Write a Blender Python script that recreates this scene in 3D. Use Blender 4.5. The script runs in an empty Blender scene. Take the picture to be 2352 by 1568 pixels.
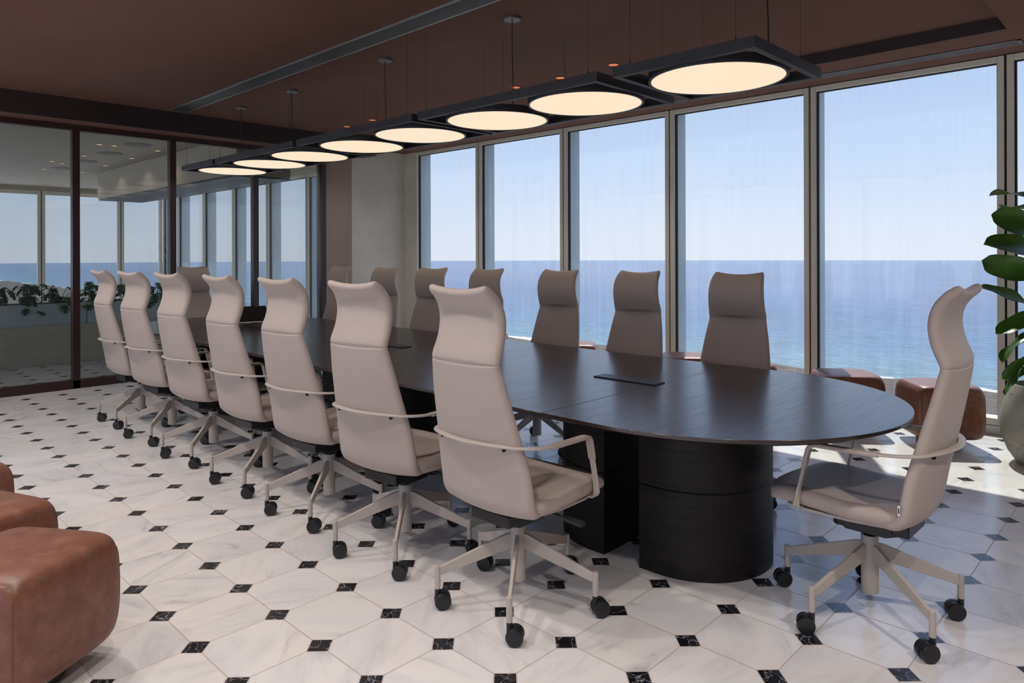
import bpy, math, random
import numpy as np
from mathutils import Vector, Matrix
random.seed(7)
R = math.radians
PI = math.pi
C = bpy.context.scene.collection
scene = bpy.context.scene

# ------------------------------------------------------------------ camera
FPX = 1612.0
CAM_Z = 1.38
cd = bpy.data.cameras.new('camera')
cam = bpy.data.objects.new('camera', cd)
C.objects.link(cam)
cd.sensor_width = 36.0
cd.sensor_fit = 'HORIZONTAL'
cd.lens = FPX * 36.0 / 2352.0
cd.shift_y = -(784.0 - 585.2) / 2352.0
cd.clip_start = 0.05
cd.clip_end = 30000
cam.matrix_world = (Matrix.Translation((0, 0, CAM_Z)) @ Matrix.Rotation(R(43.93), 4, 'Z')
                    @ Matrix.Rotation(R(90), 4, 'X') @ Matrix.Rotation(-0.0028, 4, 'Z'))
scene.camera = cam

# ------------------------------------------------------------------ world sky
w = bpy.data.worlds.new('sky')
scene.world = w
w.use_nodes = True
nt = w.node_tree
nt.nodes.clear()
wo = nt.nodes.new('ShaderNodeOutputWorld')
bg = nt.nodes.new('ShaderNodeBackground')
tc = nt.nodes.new('ShaderNodeTexCoord')
sx = nt.nodes.new('ShaderNodeSeparateXYZ')
rp = nt.nodes.new('ShaderNodeValToRGB')
nt.links.new(tc.outputs['Generated'], sx.inputs[0])
nt.links.new(sx.outputs['Z'], rp.inputs[0])
nt.links.new(rp.outputs[0], bg.inputs[0])
nt.links.new(bg.outputs[0], wo.inputs[0])
cr = rp.color_ramp
cr.elements[0].position = 0.0
cr.elements[0].color = (0.60, 0.61, 0.68, 1)
cr.elements[1].position = 1.0
cr.elements[1].color = (0.62, 0.74, 1.0, 1)
for p, c in ((0.04, (0.575, 0.605, 0.69, 1)), (0.13, (0.465, 0.55, 0.70, 1)), (0.26, (0.37, 0.465, 0.66, 1)), (0.42, (0.36, 0.51, 0.88, 1))):
    e = cr.elements.new(p)
    e.color = c
bg.inputs[1].default_value = 1.12

# ------------------------------------------------------------------ sun
sd = bpy.data.lights.new('sun', 'SUN')
sd.energy = 4.2
sd.angle = R(0.6)
sd.color = (1.0, 0.95, 0.84)
sun = bpy.data.objects.new('sun', sd)
C.objects.link(sun)
sun.rotation_euler = Vector((0.36, -0.637, -1.0)).to_track_quat('-Z', 'Y').to_euler()
sun.location = (-3, 12, 14)

# ------------------------------------------------------------------ exposure
scene.view_settings.view_transform = 'Standard'
scene.view_settings.look = 'None'
scene.view_settings.gamma = 1.0
scene.view_settings.use_curve_mapping = False
scene.view_settings.exposure = 0.36
DOWNLIGHT_W = 26.0

# ------------------------------------------------------------------ material helpers
def mat_base(name):
    m = bpy.data.materials.new(name)
    m.use_nodes = True
    n = m.node_tree
    return m, n, n.nodes['Principled BSDF']

def nd(n, t, **kw):
    x = n.nodes.new(t)
    for k, v in kw.items():
        if isinstance(k, str) and k.startswith('i_'):
            x.inputs[int(k[2:])].default_value = v
        else:
            setattr(x, k, v)
    return x

def math_n(n, op, a, b=None, c=None, clamp=False):
    x = n.nodes.new('ShaderNodeMath')
    x.operation = op
    x.use_clamp = clamp
    for i, v in enumerate((a, b, c)):
        if v is None:
            continue
        if isinstance(v, (int, float)):
            x.inputs[i].default_value = v
        else:
            n.links.new(v, x.inputs[i])
    return x.outputs[0]

def ramp(n, fac, stops):
    r = n.nodes.new('ShaderNodeValToRGB')
    e = r.color_ramp.elements
    while len(e) < len(stops):
        e.new(0.5)
    for k, (p, c) in enumerate(stops):
        e[k].position = p
        e[k].color = (*c, 1) if len(c) == 3 else c
    n.links.new(fac, r.inputs[0])
    return r.outputs[0]

def coords(n, scale=(1, 1, 1), kind='Object', loc=(0, 0, 0), rot=(0, 0, 0)):
    t = n.nodes.new('ShaderNodeTexCoord')
    mp = n.nodes.new('ShaderNodeMapping')
    mp.inputs['Scale'].default_value = scale
    mp.inputs['Location'].default_value = loc
    mp.inputs['Rotation'].default_value = rot
    n.links.new(t.outputs[kind], mp.inputs[0])
    return mp.outputs[0]

def noise(n, vec, scale=5, detail=4, rough=0.5, dist=0.0):
    x = n.nodes.new('ShaderNodeTexNoise')
    x.inputs['Scale'].default_value = scale
    x.inputs['Detail'].default_value = detail
    x.inputs['Roughness'].default_value = rough
    x.inputs['Distortion'].default_value = dist
    if vec is not None:
        n.links.new(vec, x.inputs['Vector'])
    return x

def mixc(n, fac, a, b, blend='MIX'):
    x = n.nodes.new('ShaderNodeMix')
    x.data_type = 'RGBA'
    x.blend_type = blend
    for i, v in ((0, fac), (6, a), (7, b)):
        if isinstance(v, (int, float)):
            x.inputs[i].default_value = v
        elif isinstance(v, tuple):
            x.inputs[i].default_value = (*v, 1) if len(v) == 3 else v
        else:
            n.links.new(v, x.inputs[i])
    return x.outputs[2]

def bump(n, bsdf, h, strength=0.2, dist=0.01):
    b = n.nodes.new('ShaderNodeBump')
    b.inputs['Strength'].default_value = strength
    b.inputs['Distance'].default_value = dist
    n.links.new(h, b.inputs['Height'])
    n.links.new(b.outputs[0], bsdf.inputs['Normal'])

def simple(name, col, rough=0.5, metal=0.0, var=0.06, nscale=8.0, bstr=0.0, bscale=200, spec=0.5, bdist=0.002, stretch=(1, 1, 1)):
    m, n, b = mat_base(name)
    v = coords(n, stretch)
    nz = noise(n, v, nscale, 5)
    lo = tuple(c * (1 - var) for c in col)
    hi = tuple(min(1, c * (1 + var)) for c in col)
    n.links.new(ramp(n, nz.outputs[0], ((0.3, lo), (0.7, hi))), b.inputs['Base Color'])
    b.inputs['Roughness'].default_value = rough
    b.inputs['Metallic'].default_value = metal
    b.inputs['Specular IOR Level'].default_value = spec
    if bstr:
        n2 = noise(n, v, bscale, 3)
        bump(n, b, n2.outputs[0], bstr, bdist)
    return m

M = {}
M['leather'] = simple('blush_leather', (0.455, 0.382, 0.342), 0.48, var=0.03, nscale=3, bstr=0.25, bscale=420, bdist=0.0006, spec=0.28)
M['beige_metal'] = simple('beige_powder_coat', (0.49, 0.435, 0.385), 0.38, var=0.02, bstr=0.05, bscale=600, bdist=0.0003)
M['black_plastic'] = simple('black_plastic', (0.012, 0.012, 0.013), 0.38, var=0.2)
M['black_metal'] = simple('black_lamp_metal', (0.022, 0.022, 0.027), 0.45, var=0.1)
M['dark_metal'] = simple('dark_gas_spring', (0.03, 0.03, 0.03), 0.2, metal=0.9)
M['white_tag'] = simple('white_tag', (0.8, 0.8, 0.78), 0.6)
M['cable_plate'] = simple('black_anodised_plate', (0.02, 0.019, 0.022), 0.4, metal=0.3)
M['chrome'] = simple('satin_chrome', (0.6, 0.6, 0.62), 0.25, metal=1.0)
M['frame_brown'] = simple('dark_brown_frame', (0.035, 0.014, 0.012), 0.35, var=0.12)
M['sash'] = simple('greige_sash_metal', (0.66, 0.62, 0.53), 0.4, var=0.03)
M['sill_white'] = simple('white_sill_panel', (0.62, 0.62, 0.63), 0.4, var=0.02)
M['gasket'] = simple('black_gasket', (0.008, 0.008, 0.010), 0.6)
M['fin'] = simple('pale_exterior_fin', (0.42, 0.48, 0.50), 0.35, var=0.04)
M['grille'] = simple('grey_grille_metal', (0.20, 0.20, 0.20), 0.35, metal=0.7, var=0.05)
M['slot_silver'] = simple('silver_slot_metal', (0.45, 0.47, 0.50), 0.3, metal=0.8, var=0.05)
M['adj_white'] = simple('warm_white_paint', (0.43, 0.37, 0.29), 0.6, var=0.03, nscale=2)
M['adj_reflection'] = simple('navy_painted_reflection', (0.03, 0.042, 0.065), 0.35, var=0.1)  # navy colour stands in for sky reflection and shade under the bulkhead
M['planter_grey'] = simple('blue_grey_planter', (0.62, 0.70, 0.72), 0.45, var=0.04)
M['ledge'] = simple('beige_stone_ledge', (0.64, 0.59, 0.47), 0.6, var=0.06)
M['soil'] = simple('dark_soil', (0.03, 0.02, 0.015), 0.9, var=0.4, nscale=60)
M['stem_green'] = simple('green_stem', (0.06, 0.11, 0.03), 0.5)
M['stem_brown'] = simple('brown_trunk', (0.12, 0.08, 0.05), 0.8, var=0.3, nscale=30)
M['screen'] = simple('black_screen_glass', (0.003, 0.003, 0.004), 0.5, spec=0.2)
M['rubber'] = simple('black_rubber', (0.01, 0.01, 0.01), 0.6)
M['amber'] = None

def emis(name, col, s):
    m = bpy.data.materials.new(name)
    m.use_nodes = True
    n = m.node_tree
    b = n.nodes['Principled BSDF']
    v = coords(n)
    nz = noise(n, v, 2.0, 2)
    cc = ramp(n, nz.outputs[0], ((0.3, tuple(c * 0.985 for c in col)), (0.7, col)))
    n.links.new(cc, b.inputs['Emission Color'])
    b.inputs['Emission Strength'].default_value = s
    b.inputs['Base Color'].default_value = (0.1, 0.09, 0.08, 1)
    b.inputs['Roughness'].default_value = 0.6
    return m
M['diffuser'] = emis('warm_lit_diffuser', (0.98, 0.79, 0.575), 0.76)
M['amber'] = emis('amber_downlight_glow', (1.0, 0.25, 0.10), 0.55)
M['warm_dl'] = emis('warm_downlight_glow', (1.0, 0.62, 0.35), 1.1)

# brown plaster of ceiling and wall
def brown(name, col):
    m, n, b = mat_base(name)
    v = coords(n, (1, 1, 1))
    a = noise(n, v, 1.1, 6, 0.6)
    c = noise(n, coords(n, (14, 60, 14)), 3.0, 4, 0.6)
    f = math_n(n, 'ADD', math_n(n, 'MULTIPLY', a.outputs[0], 0.6), math_n(n, 'MULTIPLY', c.outputs[0], 0.4))
    n.links.new(ramp(n, f, ((0.3, tuple(x * 0.84 for x in col)), (0.7, tuple(x * 1.14 for x in col)))), b.inputs['Base Color'])
    b.inputs['Roughness'].default_value = 0.75
    b.inputs['Specular IOR Level'].default_value = 0.25
    bump(n, b, c.outputs[0], 0.25, 0.002)
    return m
M['ceiling'] = brown('brown_ceiling_plaster', (0.155, 0.078, 0.058))
M['brown_wall'] = brown('brown_wall_plaster', (0.33, 0.25, 0.21))

# rough concrete column
m, n, b = mat_base('textured_concrete')
v = coords(n)
a = noise(n, v, 45, 6, 0.65, 1.2)
c = noise(n, v, 1.8, 3)
f = math_n(n, 'ADD', math_n(n, 'MULTIPLY', a.outputs[0], 0.55), math_n(n, 'MULTIPLY', c.outputs[0], 0.45))
n.links.new(ramp(n, f, ((0.3, (0.48, 0.455, 0.385)), (0.7, (0.72, 0.69, 0.60)))), b.inputs['Base Color'])
b.inputs['Roughness'].default_value = 0.85
bump(n, b, a.outputs[0], 0.7, 0.006)
M['concrete'] = m

# brown leather of the ottomans
m, n, b = mat_base('cognac_leather')
v = coords(n)
a = noise(n, v, 16, 7, 0.68)
n.links.new(ramp(n, a.outputs[0], ((0.3, (0.155, 0.060, 0.038)), (0.5, (0.20, 0.080, 0.050)), (0.7, (0.265, 0.118, 0.078)))), b.inputs['Base Color'])
b.inputs['Roughness'].default_value = 0.36
b.inputs['Specular IOR Level'].default_value = 0.45
g = noise(n, v, 260, 3)
bump(n, b, g.outputs[0], 0.25, 0.0006)
M['cognac'] = m

# dark stained oak, grain across the table (along y)
def oak(name, lo, hi, rough, scl=(60, 2.2, 60), spec=1.0):
    m, n, b = mat_base(name)
    v0 = coords(n, (1, 1, 1))
    warp = noise(n, v0, 1.3, 3)
    v = coords(n, scl)
    add = nd(n, 'ShaderNodeVectorMath', operation='ADD')
    sc = nd(n, 'ShaderNodeVectorMath', operation='SCALE')
    sc.inputs[3].default_value = 2.2
    n.links.new(warp.outputs['Color'], sc.inputs[0])
    n.links.new(v, add.inputs[0])
    n.links.new(sc.outputs[0], add.inputs[1])
    a = noise(n, add.outputs[0], 1.2, 6, 0.65)
    n.links.new(ramp(n, a.outputs[0], ((0.40, lo), (0.58, hi))), b.inputs['Base Color'])
    rr = ramp(n, a.outputs[0], ((0.35, (rough + 0.05,) * 3), (0.6, (rough,) * 3)))
    n.links.new(rr, b.inputs['Roughness'])
    b.inputs['Specular IOR Level'].default_value = spec
    bump(n, b, a.outputs[0], 0.17, 0.0006)
    return m
M['oak'] = oak('dark_stained_oak', (0.007, 0.0035, 0.003), (0.034, 0.018, 0.013), 0.22)
M['pedestal'] = oak('black_stained_oak', (0.006, 0.004, 0.0035), (0.012, 0.009, 0.008), 0.5, (2, 2, 70), 0.35)

# octagon and dot marble floor
TS, TOX, TOY, TR = 0.3083, -2.524, 1.0062, 0.0505
m, n, b = mat_base('octagon_marble_tiles')
tcn = n.nodes.new('ShaderNodeTexCoord')
sp = n.nodes.new('ShaderNodeSeparateXYZ')
n.links.new(tcn.outputs['Object'], sp.inputs[0])
px = math_n(n, 'DIVIDE', math_n(n, 'SUBTRACT', sp.outputs[0], TOX), TS)
py = math_n(n, 'DIVIDE', math_n(n, 'SUBTRACT', sp.outputs[1], TOY), TS)
fx, fy = math_n(n, 'FLOOR', px), math_n(n, 'FLOOR', py)
rx, ry = math_n(n, 'ROUND', px), math_n(n, 'ROUND', py)
dx = math_n(n, 'MULTIPLY', math_n(n, 'ABSOLUTE', math_n(n, 'SUBTRACT', px, rx)), TS)
dy = math_n(n, 'MULTIPLY', math_n(n, 'ABSOLUTE', math_n(n, 'SUBTRACT', py, ry)), TS)
man = math_n(n, 'ADD', dx, dy)
dot = math_n(n, 'LESS_THAN', man, TR)
ring = math_n(n, 'MULTIPLY', math_n(n, 'GREATER_THAN', man, TR), math_n(n, 'LESS_THAN', man, TR + 0.0058))
near = math_n(n, 'LESS_THAN', math_n(n, 'MINIMUM', dx, dy), 0.0027)
line = math_n(n, 'MULTIPLY', near, math_n(n, 'GREATER_THAN', man, TR))
grout = math_n(n, 'MAXIMUM', ring, line)
cid = n.nodes.new('ShaderNodeCombineXYZ')
n.links.new(fx, cid.inputs[0]); n.links.new(fy, cid.inputs[1])
wn = n.nodes.new('ShaderNodeTexWhiteNoise'); wn.noise_dimensions = '3D'
n.links.new(cid.outputs[0], wn.inputs['Vector'])
cid2 = n.nodes.new('ShaderNodeCombineXYZ')
n.links.new(rx, cid2.inputs[0]); n.links.new(ry, cid2.inputs[1])
wn2 = n.nodes.new('ShaderNodeTexWhiteNoise'); wn2.noise_dimensions = '3D'
n.links.new(cid2.outputs[0], wn2.inputs['Vector'])
vr = n.nodes.new('ShaderNodeVectorRotate'); vr.rotation_type = 'Z_AXIS'
n.links.new(tcn.outputs['Object'], vr.inputs['Vector'])
n.links.new(math_n(n, 'MULTIPLY', wn.outputs['Value'], 6.28), vr.inputs['Angle'])
st = nd(n, 'ShaderNodeVectorMath', operation='MULTIPLY')
st.inputs[1].default_value = (3.2, 11, 1)
n.links.new(vr.outputs[0], st.inputs[0])
off = nd(n, 'ShaderNodeVectorMath', operation='ADD')
sc = nd(n, 'ShaderNodeVectorMath', operation='SCALE'); sc.inputs[3].default_value = 40.0
n.links.new(wn.outputs['Color'], sc.inputs[0])
n.links.new(st.outputs[0], off.inputs[0]); n.links.new(sc.outputs[0], off.inputs[1])
vn = noise(n, off.outputs[0], 1.0, 7, 0.62, 0.6)
cloud = noise(n, off.outputs[0], 0.35, 3, 0.5)
white = ramp(n, vn.outputs[0], ((0.27, (0.50, 0.49, 0.49)), (0.38, (0.70, 0.68, 0.665)), (0.50, (0.78, 0.75, 0.73)), (0.8, (0.81, 0.775, 0.745))))
tint = ramp(n, cloud.outputs[0], ((0.35, (0.90, 0.91, 0.93)), (0.55, (1, 1, 1)), (0.8, (1.0, 0.965, 0.91))))
white = mixc(n, 1.0, white, tint, 'MULTIPLY')
tone = ramp(n, wn.outputs['Value'], ((0.0, (0.90, 0.90, 0.91)), (1.0, (1.0, 1.0, 1.0))))
white = mixc(n, 1.0, white, tone, 'MULTIPLY')
vec2 = nd(n, 'ShaderNodeVectorMath', operation='ADD')
sc2 = nd(n, 'ShaderNodeVectorMath', operation='SCALE'); sc2.inputs[3].default_value = 30.0
n.links.new(wn2.outputs['Color'], sc2.inputs[0])
n.links.new(tcn.outputs['Object'], vec2.inputs[0]); n.links.new(sc2.outputs[0], vec2.inputs[1])
bn = noise(n, vec2.outputs[0], 15, 3, 0.5, 0.9)
blk = ramp(n, bn.outputs[0], ((0.40, (0.007, 0.007, 0.009)), (0.485, (0.014, 0.014, 0.018)), (0.50, (0.30, 0.30, 0.32)), (0.515, (0.014, 0.014, 0.018)), (0.7, (0.022, 0.020, 0.024))))
colr = mixc(n, dot, white, blk)
colr = mixc(n, grout, colr, (0.50, 0.43, 0.38))
n.links.new(colr, b.inputs['Base Color'])
rg = noise(n, tcn.outputs['Object'], 5, 4)
rr = math_n(n, 'ADD', math_n(n, 'MULTIPLY', rg.outputs[0], 0.14), 0.13)
rr = math_n(n, 'ADD', rr, math_n(n, 'MULTIPLY', grout, 0.35))
n.links.new(rr, b.inputs['Roughness'])
b.inputs['Specular IOR Level'].default_value = 0.5
hh = math_n(n, 'SUBTRACT', 1.0, grout)
bump(n, b, hh, 0.35, 0.0015)
M['floor'] = m

# dusty window glass: clear pane with fresnel reflection and rain streaks
def glass(name, tint, dirt, streak=(9, 1, 0.35), refl=1.0):
    m = bpy.data.materials.new(name)
    m.use_nodes = True
    n = m.node_tree
    n.nodes.clear()
    out = n.nodes.new('ShaderNodeOutputMaterial')
    tr = n.nodes.new('ShaderNodeBsdfTransparent'); tr.inputs[0].default_value = (*tint, 1)
    gl = n.nodes.new('ShaderNodeBsdfGlossy'); gl.inputs['Roughness'].default_value = 0.0
    fr = n.nodes.new('ShaderNodeFresnel'); fr.inputs[0].default_value = 1.5
    mx = n.nodes.new('ShaderNodeMixShader')
    geo = n.nodes.new('ShaderNodeNewGeometry')
    front = math_n(n, 'SUBTRACT', 1.0, geo.outputs['Backfacing'])   # the pane's inner side adds no total reflection
    n.links.new(math_n(n, 'MULTIPLY', math_n(n, 'MULTIPLY', fr.outputs[0], refl), front), mx.inputs[0])
    n.links.new(tr.outputs[0], mx.inputs[1]); n.links.new(gl.outputs[0], mx.inputs[2])
    tl = n.nodes.new('ShaderNodeBsdfTranslucent'); tl.inputs[0].default_value = (0.85, 0.88, 0.92, 1)
    v = coords(n, streak)
    a = noise(n, v, 2.2, 7, 0.7)
    c2 = noise(n, coords(n, (1, 1, 1)), 0.9, 3)
    f = math_n(n, 'MULTIPLY', ramp(n, a.outputs[0], ((0.42, (0.15,) * 3), (0.72, (1.0,) * 3))), c2.outputs[0])
    f = math_n(n, 'MULTIPLY', f, dirt)
    m2 = n.nodes.new('ShaderNodeMixShader')
    n.links.new(f, m2.inputs[0])
    n.links.new(mx.outputs[0], m2.inputs[1]); n.links.new(tl.outputs[0], m2.inputs[2])
    n.links.new(m2.outputs[0], out.inputs[0])
    return m
M['glass'] = glass('dusty_window_glass', (0.94, 0.97, 0.985), 0.09)
M['part_glass'] = glass('grey_partition_glass', (0.77, 0.79, 0.79), 0.035, refl=1.2)

def leafmat(name, top, vein, rough=0.35):
    m, n, b = mat_base(name)
    a = noise(n, coords(n), 7, 4)
    n.links.new(ramp(n, a.outputs[0], ((0.3, top), (0.7, vein))), b.inputs['Base Color'])
    b.inputs['Roughness'].default_value = rough
    out = n.nodes['Material Output']
    tl = n.nodes.new('ShaderNodeBsdfTranslucent'); tl.inputs[0].default_value = (0.22, 0.42, 0.04, 1)
    mx = n.nodes.new('ShaderNodeMixShader'); mx.inputs[0].default_value = 0.22
    n.links.new(b.outputs[0], mx.inputs[1]); n.links.new(tl.outputs[0], mx.inputs[2])
    n.links.new(mx.outputs[0], out.inputs[0])
    return m
M['fig_leaf'] = leafmat('fig_leaf_green', (0.025, 0.085, 0.014), (0.10, 0.21, 0.03))
M['monstera_leaf'] = leafmat('monstera_leaf_green', (0.02, 0.085, 0.035), (0.05, 0.15, 0.06), 0.4)

# pitted stone planter
m, n, b = mat_base('pitted_stone')
v = coords(n)
a = noise(n, v, 5, 6, 0.6)
pit = noise(n, v, 60, 3, 0.6)
zone = noise(n, v, 3.0, 2)
pp = math_n(n, 'MULTIPLY', math_n(n, 'LESS_THAN', pit.outputs[0], 0.40), math_n(n, 'GREATER_THAN', zone.outputs[0], 0.47))
base = ramp(n, a.outputs[0], ((0.3, (0.26, 0.25, 0.21)), (0.7, (0.40, 0.385, 0.33))))
n.links.new(mixc(n, pp, base, (0.13, 0.12, 0.10)), b.inputs['Base Color'])
b.inputs['Roughness'].default_value = 0.8
bump(n, b, math_n(n, 'SUBTRACT', a.outputs[0], pp), 0.4, 0.004)
M['stone_pot'] = m

# sea
m, n, b = mat_base('sea_water')
v = coords(n)
a = noise(n, coords(n, (0.0016, 0.006, 1)), 1.0, 5, 0.6)
c = noise(n, coords(n, (0.05, 0.16, 1)), 1.0, 6, 0.65)
sp = n.nodes.new('ShaderNodeSeparateXYZ')
tcn = n.nodes.new('ShaderNodeTexCoord')
n.links.new(tcn.outputs['Object'], sp.inputs[0])
depth = math_n(n, 'DIVIDE', math_n(n, 'SUBTRACT', sp.outputs[1], 640.0), 1500.0, clamp=True)
base = ramp(n, depth, ((0.0, (0.075, 0.155, 0.19)), (0.12, (0.05, 0.115, 0.19)), (0.5, (0.055, 0.095, 0.185)), (1.0, (0.085, 0.12, 0.205))))
base = mixc(n, 0.25, base, mixc(n, 1.0, base, ramp(n, a.outputs[0], ((0.35, (0.5, 0.5, 0.5)), (0.65, (1.4, 1.4, 1.4)))), 'MULTIPLY'))
wv_ = ramp(n, c.outputs[0], ((0.35, (0.62,) * 3), (0.5, (0.95,) * 3), (0.66, (1.7,) * 3)))
base = mixc(n, 0.8, base, mixc(n, 1.0, base, wv_, 'MULTIPLY'))
edge = math_n(n, 'ADD', sp.outputs[1], math_n(n, 'MULTIPLY', a.outputs[0], -60.0))
foamz = ramp(n, math_n(n, 'DIVIDE', math_n(n, 'SUBTRACT', edge, 578.0), 40.0, clamp=True), ((0.0, (1, 1, 1)), (0.25, (0.75,) * 3), (1.0, (0.0,) * 3)))
fo = math_n(n, 'GREATER_THAN', math_n(n, 'MULTIPLY', foamz, c.outputs[0]), 0.36)
n.links.new(mixc(n, fo, base, (0.85, 0.86, 0.86)), b.inputs['Base Color'])
b.inputs['Roughness'].default_value = 0.28
b.inputs['IOR'].default_value = 1.33
bump(n, b, c.outputs[0], 0.6, 2.0)
M['sea'] = m
m, n, b = mat_base('rocky_shore')
a = noise(n, coords(n, (0.05, 0.12, 0.1)), 1.0, 7, 0.7)
n.links.new(ramp(n, a.outputs[0], ((0.36, (0.03, 0.024, 0.02)), (0.5, (0.055, 0.034, 0.022)), (0.60, (0.10, 0.062, 0.042)), (0.72, (0.19, 0.15, 0.12)))), b.inputs['Base Color'])
b.inputs['Roughness'].default_value = 0.9
M['shore'] = m

# ------------------------------------------------------------------ mesh builder
def cat(pts, n_per=6, closed=False):
    """Catmull-Rom through points (any dimension)."""
    P = [np.array(p, float) for p in pts]
    out = []
    N = len(P)
    rng = N if closed else N - 1
    for i in range(rng):
        p0 = P[(i - 1) % N] if (closed or i > 0) else 2 * P[0] - P[1]
        p1 = P[i]
        p2 = P[(i + 1) % N]
        p3 = P[(i + 2) % N] if (closed or i + 2 < N) else 2 * P[-1] - P[-2]
        for k in range(n_per):
            t = k / n_per
            out.append(0.5 * ((2 * p1) + (-p0 + p2) * t + (2 * p0 - 5 * p1 + 4 * p2 - p3) * t * t + (-p0 + 3 * p1 - 3 * p2 + p3) * t ** 3))
    if not closed:
        out.append(P[-1])
    return out

class MB:
    def __init__(s):
        s.v = []
        s.f = []
    def loft(s, loops, cap0=True, cap1=True, closed=True):
        b = len(s.v)
        k = len(loops[0])
        for l in loops:
            s.v.extend([tuple(float(q) for q in p) for p in l])
        for i in range(len(loops) - 1):
            for j in range(k if closed else k - 1):
                j2 = (j + 1) % k
                s.f.append((b + i * k + j, b + i * k + j2, b + (i + 1) * k + j2, b + (i + 1) * k + j))
        if cap0:
            s.f.append(tuple(b + j for j in reversed(range(k))))
        if cap1:
            o = b + (len(loops) - 1) * k
            s.f.append(tuple(o + j for j in range(k)))
        return s
    def box(s, x0, x1, y0, y1, z0, z1):
        s.loft([[(x0, y0, z0), (x1, y0, z0), (x1, y1, z0), (x0, y1, z0)], [(x0, y0, z1), (x1, y0, z1), (x1, y1, z1), (x0, y1, z1)]])
        return s
    def tube(s, pts, r, k=8, cap=True):
        loops = []
        P = [Vector(p) for p in pts]
        rr = r if isinstance(r, (list, tuple)) else [r] * len(P)
        up = None
        for i, p in enumerate(P):
            t = (P[min(i + 1, len(P) - 1)] - P[max(i - 1, 0)]).normalized()
            if up is None:
                up = Vector((0, 0, 1)) if abs(t.z) < 0.9 else Vector((1, 0, 0))
            a = t.cross(up).normalized()
            up = a.cross(t).normalized()
            loops.append([p + (a * math.cos(2 * PI * j / k) + up * math.sin(2 * PI * j / k)) * rr[i] for j in range(k)])
        s.loft(loops, cap, cap)
        return s
    def cyl(s, cx, cy, z0, z1, r, k=24, r1=None):
        r1 = r if r1 is None else r1
        s.loft([[(cx + r * math.cos(2 * PI * j / k), cy + r * math.sin(2 * PI * j / k), z0) for j in range(k)],
                [(cx + r1 * math.cos(2 * PI * j / k), cy + r1 * math.sin(2 * PI * j / k), z1) for j in range(k)]])
        return s
    def lathe(s, prof, k=32, cx=0, cy=0, cap0=True, cap1=True):
        s.loft([[(cx + r * math.cos(2 * PI * j / k), cy + r * math.sin(2 * PI * j / k), z) for j in range(k)] for r, z in prof], cap0, cap1)
        return s
    def ringz(s, cx, cy, r0, r1, z0, z1, k=48):
        """flat ring (annulus with thickness)"""
        def c(r, z):
            return [(cx + r * math.cos(2 * PI * j / k), cy + r * math.sin(2 * PI * j / k), z) for j in range(k)]
        s.loft([c(r0, z0), c(r1, z0), c(r1, z1), c(r0, z1), c(r0, z0)], False, False)
        return s
    def prism(s, poly, z0, z1):
        s.loft([[(x, y, z0) for x, y in poly], [(x, y, z1) for x, y in poly]])
        return s
    def build(s, name, mat, parent=None, smooth=True, ang=35, bevel=0.0, seg=2, loc=None, rotz=None):
        me = bpy.data.meshes.new(name)
        me.from_pydata(s.v, [], s.f)
        me.validate()
        import bmesh
        bm = bmesh.new(); bm.from_mesh(me)
        bmesh.ops.recalc_face_normals(bm, faces=bm.faces)
        bm.to_mesh(me); bm.free()
        if smooth:
            me.polygons.foreach_set('use_smooth', [True] * len(me.polygons))
            me.set_sharp_from_angle(angle=R(ang))
        me.materials.append(mat)
        o = bpy.data.objects.new(name, me)
        C.objects.link(o)
        if parent is not None:
            o.parent = parent
        if loc is not None:
            o.location = loc
        if rotz is not None:
            o.rotation_euler = (0, 0, rotz)
        if bevel:
            md = o.modifiers.new('bevel', 'BEVEL')
            md.width = bevel
            md.segments = seg
            md.limit_method = 'ANGLE'
            md.angle_limit = R(40)
        return o

def thing(name, label, cat_, loc=(0, 0, 0), rz=0.0, group=None):
    o = bpy.data.objects.new(name, None)
    C.objects.link(o)
    o.empty_display_size = 0.1
    o.location = loc
    o.rotation_euler = (0, 0, rz)
    o['label'] = label
    o['category'] = cat_
    if group:
        o['group'] = group
    return o

def tag(o, label, cat_, group=None):
    o['label'] = label
    o['category'] = cat_
    if group:
        o['group'] = group
    return o

def struct(o, label=None, cat_=None):
    o['kind'] = 'structure'
    if label:
        o['label'] = label
    if cat_:
        o['category'] = cat_
    return o

def sthing(name, label, cat_):
    return struct(thing(name, label, cat_))

def copy_tree(o, parent=None):
    c = o.copy()
    C.objects.link(c)
    c.parent = parent
    for ch in list(o.children):
        copy_tree(ch, c)
    return c

# ------------------------------------------------------------------ room shell
XG = -8.38      # glass partition plane
YW = 6.40       # window wall plane
ZC = 2.97       # main ceiling
ZS = 2.88       # soffit by the windows
ZL = 2.75       # soffit by the glass partition
XR, YB = 2.6, -2.4

o = MB().box(-18.4, XR, YB, 6.66, -0.2, 0.0).build('floor', M['floor'], smooth=False)
struct(o, 'white octagonal marble tile floor with small black corner dots', 'floor')
o = MB().box(-8.07, -0.87, YB, 5.68, ZC, ZC + 0.15).build('ceiling', M['ceiling'], smooth=False)
struct(o, 'reddish brown plaster ceiling panel recessed above the table', 'ceiling')
g = MB()
g.box(-8.38, XR, 5.68, 6.66, ZS, ZC + 0.15)
g.box(-0.87, XR, YB, 5.68, ZS, ZC + 0.15)
g.box(-8.42, -8.085, YB, 5.68, ZL, ZC + 0.15)
struct(g.build('trim_1', M['ceiling'], smooth=False), 'brown soffit band around the recessed ceiling', 'soffit')
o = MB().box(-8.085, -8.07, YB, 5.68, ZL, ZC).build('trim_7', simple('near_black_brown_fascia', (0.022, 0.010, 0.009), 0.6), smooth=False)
struct(o, 'near black fascia of the ceiling step in front of the glass partition', 'fascia')
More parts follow.
